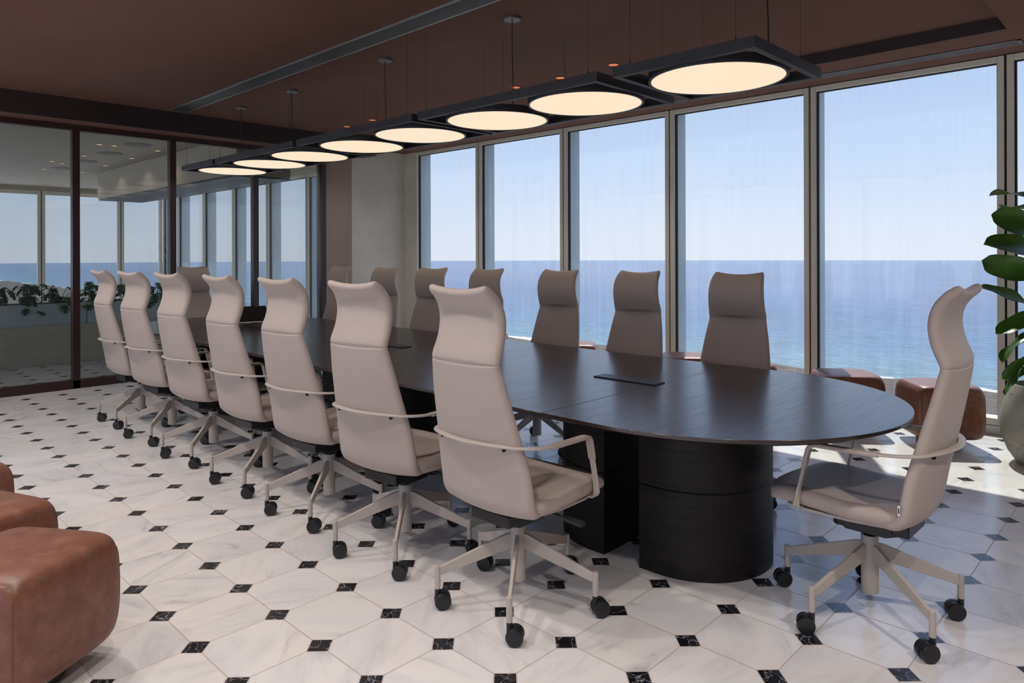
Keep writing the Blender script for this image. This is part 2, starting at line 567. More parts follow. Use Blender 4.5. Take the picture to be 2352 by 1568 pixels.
o = MB().box(-8.07, -0.87, 5.672, 5.68, ZS, ZC).build('trim_8', bpy.data.materials['near_black_brown_fascia'], smooth=False)  # near-black colour stands in for the shading of the ceiling edge
struct(o, 'thin fascia of the ceiling step along the windows, darkened as painted ceiling shade', 'fascia')
# wall at the end of the partition: brown panel, concrete column and header over the glass
g = MB().box(-8.60, -8.38, 5.07, 5.49, 0, ZC)
struct(g.build('wall_left', M['brown_wall'], smooth=False), 'narrow brown plaster wall between glass partition and concrete column', 'wall')
g = MB().box(-8.70, -8.38, 5.49, 6.40, 0, ZC)
g.box(-8.70, -8.125, 6.40, 6.66, 0, ZC)
struct(g.build('wall_corner', M['concrete'], smooth=False), 'rough textured concrete column in the corner by the windows', 'column')
# wall behind and beside the camera: low walls with open window bands (never in view)
g = MB()
g.box(-8.42, XR, YB - 0.2, YB, 0, 0.10)
g.box(-8.42, XR, YB - 0.2, YB, 2.85, ZC + 0.15)
for x in (-8.42, -4.8, -1.2, XR - 0.1):
    g.box(x, x + 0.1, YB - 0.2, YB, 0.10, 2.85)
struct(g.build('wall_back', M['adj_white'], smooth=False), 'window wall behind the viewpoint', 'wall')
g = MB()
g.box(XR, XR + 0.2, YB - 0.2, 6.66, 0, ZC + 0.15)
struct(g.build('wall_right', M['brown_wall'], smooth=False), 'plain plaster wall to the right of the viewpoint', 'wall')

# windows of the sea side
gaps = [-8.12, -6.775, -5.315, -3.882, -2.445, -0.99, 0.455, 1.9]
def window(idx, xa, xb, first=False, zt=2.875, zb=0.105, y=YW, fin_d=0.20, lbl=''):
    t = sthing('window_%d' % idx, lbl, 'window')
    f = MB()
    s_ = 0.045
    x0, x1 = xa + 0.008, xb - 0.008
    f.box(x0, x0 + s_, y - 0.01, y + 0.06, zb - 0.03, zt)
    f.box(x1 - s_, x1, y - 0.01, y + 0.06, zb - 0.03, zt)
    f.box(x0 + s_, x1 - s_, y - 0.01, y + 0.06, zt - 0.045, zt)
    f.box(x0 + s_, x1 - s_, y - 0.01, y + 0.06, zb - 0.03, zb + 0.02)
    f.build('window_frame', M['sash'], t, bevel=0.003)
    g = MB()
    a, c_ = x0 + s_, x1 - s_
    z0, z1 = zb + 0.02, zt - 0.045
    g.box(a, a + 0.014, y + 0.02, y + 0.05, z0, z1)
    g.box(c_ - 0.006, c_, y + 0.02, y + 0.05, z0, z1)
    g.box(a, c_, y + 0.02, y + 0.05, z1 - 0.008, z1)
    g.box(xb - 0.012, xb + 0.012, y + 0.025, y + 0.05, 0.0, zt)
    g.build('gasket', M['gasket'], t, smooth=False)
    p = MB().box(a, c_, y + 0.034, y + 0.042, z0, z1)
    p.build('glass_pane', M['glass'], t, smooth=False)
    k = MB().box(xa + 0.006, xb - 0.006, y - 0.004, y + 0.06, 0.0, zb - 0.035)
    k.build('kick_panel', M['sill_white'], t, bevel=0.003)
    e = MB()
    e.box(xa - 0.02, xa + 0.035, y + 0.065, y + 0.06 + fin_d, -0.2, 3.05)
    e.build('exterior_fin', M['fin'], t, bevel=0.003)
    e = MB().box(xa, xb, y + 0.06, y + 0.19, 0.04, 0.115)
    e.build('exterior_sill', M['sill_white'], t, bevel=0.003)
    return t
ord_ = ['leftmost pane of the window wall beside the concrete column', 'second window pane from the concrete column',
        'third window pane from the concrete column', 'fourth window pane from the concrete column, left of the wide pair',
        'wide window pane behind the rightmost head height chair backs', 'large right window pane with rain streaks over the rocky shore',
        'window pane at the right edge behind the fig plant']
for i in range(7):
    window(i + 1, gaps[i], gaps[i + 1], lbl=ord_[i])

# slot diffuser over the windows
t = thing('slot_diffuser', 'long silver multi-slot air diffuser in the soffit along the windows', 'air vent', (0, 0, 0))
yy = 6.00
MB().box(-8.2, -0.86, yy, yy + 0.128, ZS - 0.004, ZS + 0.002).build('backing', M['gasket'], t, smooth=False)
g = MB()
for k in range(5):
    g.box(-8.2, -0.84, yy + k * 0.030, yy + k * 0.030 + 0.009, ZS - 0.009, ZS)
g.box(-0.86, -0.84, yy, yy + 0.130, ZS - 0.009, ZS)
g.build('slot_fins', M['slot_silver'], t, smooth=False)
# long ceiling grille
t = thing('ceiling_grille', 'long grey linear air grille in the brown ceiling left of the lamps', 'air vent', (0, 0, 0))
y0 = 2.915
MB().box(-7.95, -0.9, y0, y0 + 0.17, ZC - 0.003, ZC + 0.002).build('backing', M['gasket'], t, smooth=False)
g = MB()
for k in range(13):
    g.box(-7.95, -0.9, y0 + 0.008 + k * 0.0125, y0 + 0.008 + k * 0.0125 + 0.006, ZC - 0.008, ZC - 0.001)
g.build('grille_blades', M['grille'], t, smooth=False)
g = MB()
g.box(-7.96, -0.9, y0 - 0.006, y0 + 0.006, ZC - 0.010, ZC)
g.box(-7.96, -0.9, y0 + 0.166, y0 + 0.178, ZC - 0.010, ZC)
g.box(-7.972, -7.96, y0 - 0.006, y0 + 0.178, ZC - 0.010, ZC)
g.build('grille_frame', M['slot_silver'], t, smooth=False)

# glass partition
t = sthing('wall_glass', 'glass partition with dark brown posts at the far end of the room', 'glass partition')
posts = [-1.76, -0.79, 0.18, 1.15, 2.119, 3.09, 4.08, 5.03]
g = MB()
for y in posts:
    g.box(XG - 0.05, XG + 0.035, y - 0.034, y + 0.034, 0, 2.70)
g.build('post', M['frame_brown'], t, bevel=0.002)
MB().box(XG - 0.05, XG + 0.035, YB, 5.06, 0.0, 0.088).build('bottom_rail', M['frame_brown'], t, bevel=0.003)
MB().box(XG - 0.05, XG + 0.03, YB, 5.06, 2.69, 2.75).build('top_rail', M['frame_brown'], t, bevel=0.003)
for a, c_ in zip(posts[:-1], posts[1:]):
    MB().box(XG - 0.006, XG + 0.004, a + 0.03, c_ - 0.03, 0.088, 2.69).build('glass_pane', M['part_glass'], t, smooth=False)

# ------------------------------------------------------------------ downlights
def downlight(x, y, z, label, grp, m_glow, r=0.042, watts=0.0, col=(1.0, 0.925, 0.87), ang=130):
    t = thing('downlight', label, 'downlight', (x, y, z), 0, grp)
    MB().ringz(0, 0, r, r + 0.012, -0.006, 0.001, 28).build('trim_ring', M['ceiling'] if grp.startswith('amber') else M['adj_white'], t)
    MB().cyl(0, 0, -0.003, 0.001, r, 28).build('lens', m_glow, t)
    if watts:
        l = bpy.data.lights.new('downlight_beam', 'SPOT')
        l.energy = watts; l.color = col; l.spot_size = R(ang); l.spot_blend = 0.6; l.shadow_soft_size = 0.04
        lo = bpy.data.objects.new('downlight_beam', l)
        C.objects.link(lo); lo.parent = t; lo.location = (0, 0, -0.05)
    return t
dl = [(-2.39, 4.82, 'out of the frame top'), (-3.459, 4.82, 'amber ringed downlight nearest the big front lamp'), (-4.055, 4.84, 'amber downlight between the second lamp disc and the windows'),
      (-4.587, 4.82, 'amber downlight just above the third lamp disc'), (-6.894, 4.80, 'amber downlight seen above the fourth lamp disc, right of its pair'),
      (-7.464, 4.82, 'amber downlight farthest away near the partition')]
for x, y, lb in dl[1:]:
    downlight(x, y, ZC, lb, 'amber downlights along the window side', M['amber'], watts=DOWNLIGHT_W * 0.35)
for x in (-7.4, -6.2, -5.0, -3.8, -2.6, -1.5):  # unseen downlights, added to give the room its fill light
    downlight(x, 0.75, ZC, 'small warm fill downlight added over the near aisle, unseen above the frame', 'added fill downlights over the near aisle', M['warm_dl'], watts=DOWNLIGHT_W * 2.0, ang=112)

for x, y in ((0.1, 0.75), (0.9, 2.3), (-1.0, -0.8), (-3.0, -0.8), (-5.0, -0.8)):  # further unseen lamps, added to brighten the foreground and head chair
    downlight(x, y, ZS if x > -0.87 else ZC, 'small warm fill downlight added over the near aisle, unseen above the frame', 'added fill downlights over the near aisle', M['warm_dl'], watts=DOWNLIGHT_W * (3.0 if x > -0.87 else 1.6), ang=112)

# ------------------------------------------------------------------ conference table
TY, TRAD, XA, XB = 2.96, 0.83, -1.60, -6.58
def stadium(off=0.0, k=40):
    r = TRAD - off
    p = []
    for j in range(k + 1):
        a = -PI / 2 + PI * j / k
        p.append((XA + r * math.cos(a), TY + r * math.sin(a)))
    for j in range(k + 1):
        a = PI / 2 + PI * j / k
        p.append((XB + r * math.cos(a), TY + r * math.sin(a)))
    return p
def clip(poly, xlo, xhi):
    def cl(poly, f, xi):
        out = []
        for i, a in enumerate(poly):
            b_ = poly[(i + 1) % len(poly)]
            ia, ib = f(a[0]), f(b_[0])
            if ia: out.append(a)
            if ia != ib:
                t_ = (xi - a[0]) / (b_[0] - a[0])
                out.append((xi, a[1] + t_ * (b_[1] - a[1])))
        return out
    return cl(cl(poly, lambda x: x >= xlo, xlo), lambda x: x <= xhi, xhi)
table = thing('conference_table', 'long black oak conference table with rounded ends on curved pedestals', 'table', (0, 0, 0))
seams = [-9.0, -6.30, -4.09, -1.885, 0.0]
for a, c_ in zip(seams[:-1], seams[1:]):
    top = clip(stadium(0.0), a + 0.0008, c_ - 0.0008)
    low = clip(stadium(0.006), a + 0.0008, c_ - 0.0008)
    g = MB()
    k = min(len(top), len(low))
    low2 = clip(stadium(0.022), a + 0.0008, c_ - 0.0008)
    if len(top) == len(low2):
        g.loft([[(x, y, 0.715) for x, y in low2], [(x, y, 0.727) for x, y in top], [(x, y, 0.740) for x, y in top]])
    else:
        g.prism(top, 0.722, 0.740)
    g.build('tabletop_panel', M['oak'], table, ang=30, bevel=0.0015)
def dshape(x, sgn, s=0.08, r=0.345, k=28):
    p = [(x, TY - r)]
    xc = x + sgn * s
    for j in range(k + 1):
        a = -PI / 2 + PI * j / k
        p.append((xc + sgn * r * math.cos(a), TY + r * math.sin(a)))
    p.append((x, TY + r))
    return p if sgn > 0 else p[::-1]
for xc in (-1.842, -4.09, -6.33):
    for sg in (1, -1):
        x = xc + sg * 0.095
        g = MB()
        d = dshape(x, sg)
        g.prism(d, 0.0, 0.372)
        g.prism(d, 0.376, 0.715)
        inn = dshape(x + sg * 0.004, sg, 0.08, 0.340)
        g.prism(inn, 0.37, 0.378)
        g.build('pedestal', M['pedestal'], table, ang=30, bevel=0.003)
for xc in (-2.06, -4.09, -6.12):
    g = MB().box(xc - 0.185, xc + 0.185, 2.943, 3.041, 0.740, 0.746)
    p = g.build('cable_flap', M['cable_plate'], table, bevel=0.0015)
MB().box(-6.4, -2.0, TY - 0.05, TY + 0.05, 0.64, 0.715).build('under_beam', M['pedestal'], table, smooth=False)

# table controller screen near the far end
t = thing('conference_screen', 'black wedge shaped touch screen standing on the far end of the table', 'screen', (-6.40, 3.04, 0.7465), R(-14))
g = MB()
W2 = 0.20
g.loft([[(-0.10, -W2, 0.0), (-0.10, W2, 0.0), (-0.10, W2 * 0.93, 0.145), (-0.10, -W2 * 0.93, 0.145)],
        [(0.02, -W2, 0.0), (0.02, W2, 0.0), (-0.085, W2 * 0.93, 0.150), (-0.085, -W2 * 0.93, 0.150)]])
g.build('housing', M['rubber'], t, bevel=0.003)
g = MB()
g.loft([[(0.0225, -W2 + 0.002, 0.012), (0.0225 - 0.105 * 0.9, -W2 * 0.93 + 0.002, 0.147), (0.0225 - 0.105 * 0.9, W2 * 0.93 - 0.002, 0.147), (0.0225, W2 - 0.002, 0.012)],
        [(0.0195, -W2 + 0.002, 0.010), (0.0195 - 0.105 * 0.9, -W2 * 0.93 + 0.002, 0.145), (0.0195 - 0.105 * 0.9, W2 * 0.93 - 0.002, 0.145), (0.0195, W2 - 0.002, 0.010)]])
g.build('display', M['screen'], t, smooth=False)
MB().box(0.019, 0.031, -W2, W2, 0.0, 0.010).build('bottom_bezel', M['white_tag'], t, bevel=0.002)

# ------------------------------------------------------------------ swivel chair
def xsec(xm, z, nx, nz, hw, th, b, lift, tx, tz, back=0.0, kf=12, ke=5):
    """rounded flat section; (nx,nz) points to the back of the shell, (tx,tz) up along it"""
    r = th / 2
    pts = []
    yl = max(hw - r, 0.001)
    for j in range(kf + 1):
        pts.append((-yl + 2 * yl * j / kf, -r))
    for j in range(1, ke):
        a = -PI / 2 + PI * j / ke
        pts.append((yl + r * math.cos(a), r * math.sin(a)))
    for j in range(kf + 1):
        pts.append((yl - 2 * yl * j / kf, r))
    for j in range(1, ke):
        a = PI / 2 + PI * j / ke
        pts.append((-yl + r * math.cos(a), r * math.sin(a)))
    out = []
    for y, o_ in pts:
        u = min(1.0, abs(y) / hw) ** 2
        off = o_ + b * (1 - u) + back * u
        l = lift * u
        out.append((xm + nx * off + tx * l, y, z + nz * off + tz * l))
    return out

def shell(levels, per=5):
    """levels: (x,z,hw,th,bulge,lift,back)"""
    L = cat(levels, per)
    loops = []
    for i, l in enumerate(L):
        a, c_ = L[max(i - 1, 0)], L[min(i + 1, len(L) - 1)]
        tx, tz = c_[0] - a[0], c_[1] - a[1]
        q = math.hypot(tx, tz) or 1
        tx, tz = tx / q, tz / q
        loops.append(xsec(l[0], l[1], -tz, tx, l[2], max(l[3], 0.004), l[4], l[5], tx, tz, l[6]))
    return MB().loft(loops)

def sweep(path, wd, th, per=6):
    P = cat(path, per)
    loops = []
    for i, p in enumerate(P):
        t_ = Vector(P[min(i + 1, len(P) - 1)] - P[max(i - 1, 0)]).normalized()
        h = Vector((t_.x, t_.y, 0))
        if h.length < 0.03:
            h = Vector((1, 0, 0))
        h.normalize()
        wv = Vector((-h.y, h.x, 0))
        if wv.y < 0 and abs(p[1]) > 0.2:
            pass
        nv = t_.cross(wv).normalized()
        q = Vector(p)
        c_ = 0.30
        rect = []
        for sx_, sy_ in ((-1, -c_), (-1 + 0.16, -1), (1 - 0.16, -1), (1, -c_), (1, c_), (1 - 0.16, 1), (-1 + 0.16, 1), (-1, c_)):
            rect.append(q + wv * (sx_ * wd / 2) + nv * (sy_ * th / 2))
        loops.append(rect)
    return MB().loft(loops)

def make_chair():
    t = thing('office_chair', '', 'chair')
    # backrest lower shell
    lv = [(-0.0600, 0.434, 0.1930, 0.028, 0.004, 0, 0), (-0.1100, 0.431, 0.2200, 0.036, 0.010, 0, 0), (-0.1500, 0.437, 0.2297, 0.040, 0.020, 0, 0), (-0.1720, 0.462, 0.2345, 0.040, 0.030, 0, 0),
          (-0.1820, 0.51, 0.2345, 0.038, 0.036, 0, 0), (-0.1980, 0.60, 0.2297, 0.038, 0.038, 0, 0), (-0.2300, 0.73, 0.2106, 0.038, 0.036, 0, 0),
          (-0.2650, 0.87, 0.1918, 0.036, 0.030, 0, 0), (-0.2870, 0.9650, 0.1748, 0.035, 0.024, 0, 0), (-0.2915, 0.9860, 0.1721, 0.034, 0.022, 0, 0), (-0.2920, 0.9885, 0.1683, 0.026, 0.021, 0, 0)]
    shell(lv).build('backrest', M['leather'], t, ang=60)
    hd = [(-0.292, 0.9875, 0.1674, 0.026, 0.021, 0, 0), (-0.2915, 0.990, 0.172, 0.034, 0.022, 0, 0), (-0.286, 1.010, 0.173, 0.037, 0.022, 0, 0), (-0.266, 1.06, 0.170, 0.040, 0.020, 0.0, 0),
          (-0.255, 1.115, 0.168, 0.041, 0.018, 0.0, 0.0), (-0.257, 1.160, 0.166, 0.040, 0.016, 0.003, 0.0), (-0.271, 1.200, 0.162, 0.039, 0.014, 0.007, 0.0),
          (-0.293, 1.230, 0.157, 0.038, 0.012, 0.012, 0.001), (-0.309, 1.245, 0.153, 0.036, 0.011, 0.015, 0.002), (-0.318, 1.2525, 0.149, 0.030, 0.011, 0.016, 0.002), (-0.323, 1.2565, 0.145, 0.020, 0.011, 0.016, 0.002), (-0.3245, 1.2578, 0.139, 0.006, 0.011, 0.015, 0.002)]
    shell(hd).build('headrest', M['leather'], t, ang=60)
    # seat: sections along x
    sl = [(-0.165, 0.454, 0.205, 0.026, 0), (-0.155, 0.453, 0.222, 0.044, 0), (-0.11, 0.450, 0.238, 0.062, 0), (0.0, 0.450, 0.243, 0.066, 0.005), (0.12, 0.458, 0.243, 0.068, 0.012),
          (0.20, 0.460, 0.240, 0.066, 0.022), (0.25, 0.455, 0.234, 0.058, 0.034), (0.28, 0.447, 0.224, 0.048, 0.046), (0.295, 0.441, 0.210, 0.036, 0.054), (0.302, 0.437, 0.195, 0.018, 0.056)]
    loops = []
    for l in cat(sl, 5):
        x, z, hw, th, nose = l
        r = th / 2
        k2 = 14
        pts = []
        rc = min(r, 0.030)
        yl = hw - rc
        for j in range(k2 + 1):
            pts.append((-yl + 2 * yl * j / k2, -r))
        for j in range(1, 5):
            a = -PI / 2 + PI * j / 5
            pts.append((yl + rc * math.cos(a), r * math.sin(a)))
        for j in range(k2 + 1):
            pts.append((yl - 2 * yl * j / k2, r))
        for j in range(1, 5):
            a = PI / 2 + PI * j / 5
            pts.append((-yl + rc * math.cos(a), r * math.sin(a)))
        lo = []
        for y, o_ in pts:
            u = min(1.0, abs(y) / hw) ** 2
            dip = -0.010 * (1 - u) if o_ > 0 else -0.006 * (1 - u)
            lo.append((x + nose * (1 - u), y, z + o_ + dip))
        loops.append(lo)
    MB().loft(loops).build('seat', M['leather'], t, ang=60)
    # thin shell plate under the seat
    g = MB()
    loops = []
    for x, hw in ((-0.12, 0.20), (0.0, 0.222), (0.15, 0.222), (0.235, 0.205)):
        loops.append([(x, -hw, 0.409), (x, hw, 0.409), (x, hw, 0.419), (x, -hw, 0.419)])
    g.loft(loops).build('seat_shell', M['beige_metal'], t, bevel=0.002)
    # arm loop
    half = [(0.176, -0.222, 0.421), (0.178, -0.245, 0.424), (0.176, -0.259, 0.442), (0.164, -0.262, 0.50), (0.140, -0.262, 0.60), (0.130, -0.262, 0.645), (0.122, -0.262, 0.666), (0.100, -0.262, 0.676),
            (0.02, -0.262, 0.678), (-0.06, -0.262, 0.680), (-0.13, -0.261, 0.684), (-0.190, -0.251, 0.689), (-0.240, -0.212, 0.693), (-0.276, -0.135, 0.696), (-0.294, -0.055, 0.697)]
    mid = [(-0.298, 0.0, 0.697)]
    full = half + mid + [(x, -y, z) for x, y, z in reversed(half)]
    sweep(full, 0.026, 0.008, 5).build('arm_loop', M['beige_metal'], t, ang=50)
    for s_ in (1, -1):
        pad = [(0.1435, -0.262, 0.585), (0.140, -0.262, 0.60), (0.130, -0.262, 0.645), (0.122, -0.262, 0.666), (0.100, -0.262, 0.676), (0.02, -0.262, 0.678), (-0.06, -0.262, 0.680), (-0.115, -0.262, 0.6822)]
        sweep([(x, y * s_, z) for x, y, z in pad], 0.033, 0.014, 6).build('arm_sleeve', M['leather'], t, ang=50)
        MB().tube([(-0.262, s_ * 0.165, 0.682), (-0.245, s_ * 0.155, 0.682)], 0.007, 10).build('arm_bolt', M['dark_metal'], t)
    # mechanism
    g = MB()
    g.loft([[(-0.15, -0.06, 0.350), (-0.15, 0.06, 0.350), (-0.15, 0.06, 0.41), (-0.15, -0.06, 0.41)],
            [(-0.08, -0.085, 0.330), (-0.08, 0.085, 0.330), (-0.08, 0.085, 0.41), (-0.08, -0.085, 0.41)],
            [(0.06, -0.085, 0.330), (0.06, 0.085, 0.330), (0.06, 0.085, 0.41), (0.06, -0.085, 0.41)],
            [(0.17, -0.06, 0.380), (0.17, 0.06, 0.380), (0.17, 0.06, 0.41), (0.17, -0.06, 0.41)]])
    g.box(-0.165, -0.105, -0.10, 0.10, 0.352, 0.398)
    g.build('tilt_mechanism', M['black_plastic'], t, bevel=0.006)
    MB().tube([(0.105, 0.0, 0.395), (0.100, 0.0, 0.318)], [0.036, 0.031], 20).build('tension_knob', M['black_plastic'], t, bevel=0.003)
    g = MB().tube([(0.02, -0.06, 0.382), (0.03, -0.15, 0.376), (0.03, -0.22, 0.372)], 0.006, 8)
    g.loft([[(0.016, -0.215, 0.364), (0.044, -0.215, 0.364), (0.044, -0.215, 0.379), (0.016, -0.215, 0.379)],
            [(0.014, -0.30, 0.360), (0.046, -0.30, 0.360), (0.046, -0.30, 0.376), (0.014, -0.30, 0.376)]])
    g.build('height_lever', M['black_plastic'], t, bevel=0.003)
    MB().cyl(0, 0, 0.29, 0.36, 0.019, 20).build('gas_spring', M['dark_metal'], t)
    MB().lathe([(0.0295, 0.083), (0.031, 0.085), (0.031, 0.300), (0.0295, 0.302), (0.024, 0.302), (0.024, 0.296)], 32, cap1=False).build('base_column', M['beige_metal'], t, ang=40)
    rnd = random.Random(3)
    for k in range(5):
        g = MB()
        def sec(x, za, zb, h):
            return [(x, -h, za), (x, h, za), (x, h, zb), (x, -h, zb)]
        g.loft([sec(0.026, 0.212, 0.272, 0.0075), sec(0.05, 0.205, 0.268, 0.0075), sec(0.308, 0.131, 0.166, 0.0065), sec(0.318, 0.129, 0.164, 0.0065)])
        g.cyl(0.322, 0, 0.078, 0.168, 0.0115, 16)
        lg = g.build('leg', M['beige_metal'], t, bevel=0.002, ang=40)
        lg.rotation_euler = (0, 0, 2 * PI * k / 5)
        g = MB()
        # twin wheel caster; axle along y, wheel centre trails along -x
        for s_ in (-1, 1):
            pr = [(0.004, 0.0), (0.027, 0.0), (0.032, 0.003), (0.0325, 0.016), (0.030, 0.021), (0.020, 0.0225), (0.004, 0.0225)]
            kk = 28
            loops = [[(-0.020 + r_ * math.cos(2 * PI * j / kk), s_ * (0.005 + h_), 0.0325 + r_ * math.sin(2 * PI * j / kk)) for j in range(kk)] for r_, h_ in pr]
            g.loft(loops)
        arc = []
        for j in range(9):
            a = R(10 + j * 20)
            arc.append((-0.020 + 0.030 * math.cos(a), 0.0325 + 0.030 * math.sin(a)))
        inner = [(-0.020 + 0.018 * math.cos(R(10 + j * 20)), 0.0325 + 0.018 * math.sin(R(10 + j * 20))) for j in range(9)][::-1]
        poly = arc + inner
        g.loft([[(x, -0.006, z) for x, z in poly], [(x, 0.006, z) for x, z in poly]])
        g.cyl(0, 0, 0.045, 0.082, 0.011, 14)
        ca = g.build('caster', M['black_plastic'], lg, ang=35)
        ca.location = (0.322, 0, 0)
        ca.rotation_euler = (0, 0, R(132 - 72 * k + (6, -14, 10, -8, 16)[k]))
    return t

near_lbl = ['blush leather high-back chair nearest the camera, front of the near row', 'blush high-back chair second in the near row, left of the nearest chair',
            'blush high-back chair third in the near row from the front', 'blush high-back chair in the middle of the near row, fourth from either end',
            'blush high-back chair fifth in the near row, before the last two', 'blush high-back chair second from the glass partition in the near row',
            'blush high-back chair farthest left, last of the near row beside the partition']
near_pos = [(-1.935, 2.038, 2), (-2.665, 2.035, 9), (-3.375, 2.062, 6), (-4.09, 2.07, 4), (-4.89, 2.075, 7), (-5.65, 2.08, 8), (-6.37, 2.095, 2)]
far_lbl = ['high-back chair on the window side nearest the rounded table end', 'second window side chair from the right, above the middle of the table',
           'third window side chair from the right, left of a window mullion', 'window side chair whose back peeks out right behind the nearest chair headrest',
           'window side chair at the corner of concrete column and first window', 'window side chair backed by the concrete column',
           'window side chair farthest away before the brown wall panel']
far_pos = [(-1.94, 10), (-2.68, 7), (-3.385, 7), (-4.175, 5), (-4.85, 12), (-5.57, 8), (-6.42, 2)]
proto = make_chair()
first = True
GN, GF = 'blush leather chairs along the near side of the table', 'blush leather chairs along the window side of the table'
for (x, y, a), lb in zip(near_pos, near_lbl):
    c_ = proto if first else copy_tree(proto)
    first = False
    c_.location = (x, y, 0); c_.rotation_euler = (0, 0, R(90 + a))
    c_['label'] = lb; c_['group'] = GN; c_['category'] = 'chair'
for (x, a), lb in zip(far_pos, far_lbl):
    c_ = copy_tree(proto)
    c_.location = (x, 3.77, 0); c_.rotation_euler = (0, 0, R(-90 + a))
    c_['label'] = lb; c_['group'] = GF; c_['category'] = 'chair'
hc = copy_tree(proto)
hc.location = (-0.885, 2.90, 0); hc.rotation_euler = (0, 0, R(179))
for lg in hc.children:
    for ca in lg.children:
        ca.rotation_euler.z += R(88)
hc['label'] = 'blush leather chair at the right table head seen in profile, white tag on its seam'
hc['category'] = 'chair'
MB().box(-0.004, 0.004, -0.001, 0.001, 0, 0.034).build('care_tag', M['white_tag'], hc, smooth=False, loc=(-0.172, 0.241, 0.480))
MB().box(-0.002, 0.002, -0.0016, 0.0016, 0.008, 0.026).build('care_tag_print', M['rubber'], hc, smooth=False, loc=(-0.172, 0.241, 0.480))
fc = copy_tree(proto)
fc.location = (-7.30, 3.01, 0); fc.rotation_euler = (0, 0, 0)
fc['label'] = 'blush leather chair at the far table head before the glass partition'
fc['category'] = 'chair'

# ------------------------------------------------------------------ pendant lamps
ZT = 2.35   # top of the frames
YA, YBm = 2.985, 3.760
def lamp(x1, x0, nd_, label, cords):
    """frame from x1 (near) to x0 (far)"""
    t = thing('pendant_lamp', label, 'pendant lamp', ((x0 + x1) / 2, (YA + YBm) / 2, ZT), 0, 'pendant lamps in a row over the table')
    hx, hy = (x1 - x0) / 2, (YBm - YA) / 2
    g = MB()
    b_ = 0.034
    zb = -0.052
    g.box(-hx, hx, -hy, -hy + b_, zb, 0)
    g.box(-hx, hx, hy - b_, hy, zb, 0)
    g.box(-hx, -hx + b_, -hy + b_, hy - b_, zb, 0)
    g.box(hx - b_, hx, -hy + b_, hy - b_, zb, 0)
    g.build('frame', M['black_metal'], t, smooth=False)
    step = (2 * hx) / nd_
    rad = 0.351
    for k in range(nd_):
        cx = hx - step * (k + 0.5)
        g = MB()
        g.ringz(cx, 0, rad - 0.014, rad, -0.062, -0.016, 64)
        g.cyl(cx, 0, -0.046, -0.016, rad - 0.006, 64)
        h = g.build('disc_housing', M['black_metal'], t, ang=40)
        MB().cyl(cx, 0, -0.060, -0.048, rad - 0.014, 64).build('diffuser', M['diffuser'], h, ang=40)
    g = MB()
    for sx_ in (-1, 1):
        for sy_ in (-1, 1):
            xx, yy_ = sx_ * (hx - 0.10), sy_ * (hy - 0.017)
            if nd_ == 2:
                xx = sx_ * (hx - 0.07)
            g.tube([(xx, yy_, 0), (xx, yy_, ZC - ZT)], 0.0011, 5)
            g.cyl(xx, yy_, 0, 0.018, 0.006, 10, 0.002)
    g.build('suspension_wire', M['black_metal'], t)
    for cx_, cy_ in cords:
        lx, ly = cx_ - (x0 + x1) / 2, cy_ - (YA + YBm) / 2
        pts = [(lx, ly, -0.04), (lx + 0.004, ly, 0.15), (lx - 0.006, ly + 0.004, 0.35), (lx - 0.004, ly, 0.52), (lx, ly, ZC - ZT)]
        MB().tube([tuple(p) for p in cat(pts, 4)], 0.0038, 6).build('power_cable', M['rubber'], t)
        MB().cyl(lx, ly, ZC - ZT - 0.020, ZC - ZT, 0.058, 28, 0.056).build('canopy', M['grille'], t, bevel=0.002)
    return t
lamp(-1.378, -2.150, 1, 'single disc pendant lamp closest to the camera, top right of the row', [(-1.50, 3.39)])
lamp(-2.250, -3.762, 2, 'two disc pendant lamp second in the row, hung under the nearest canopy', [(-3.256, 3.39)])
lamp(-3.825, -5.385, 2, 'two disc pendant lamp in the middle of the row', [(-4.681, 3.385)])
lamp(-5.445, -6.985, 2, 'two disc pendant lamp fourth in the row, over the far chairs', [(-6.209, 3.40)])
lamp(-7.040, -7.830, 1, 'single disc pendant lamp farthest away near the glass partition', [(-6.945 - 0.35, 3.40)])
# loose blue cable hanging from the ceiling above the second lamp
pts = [(-3.345, 4.04, ZC), (-3.345, 4.04, 2.82), (-3.335, 4.04, 2.70), (-3.345, 4.045, 2.60)]
o = MB().tube([tuple(p) for p in cat(pts, 5)], 0.0032, 6).build('loose_cable', simple('blue_cable', (0.04, 0.07, 0.14), 0.5))
tag(o, 'short loose dark blue cable hanging above the second lamp', 'cable')

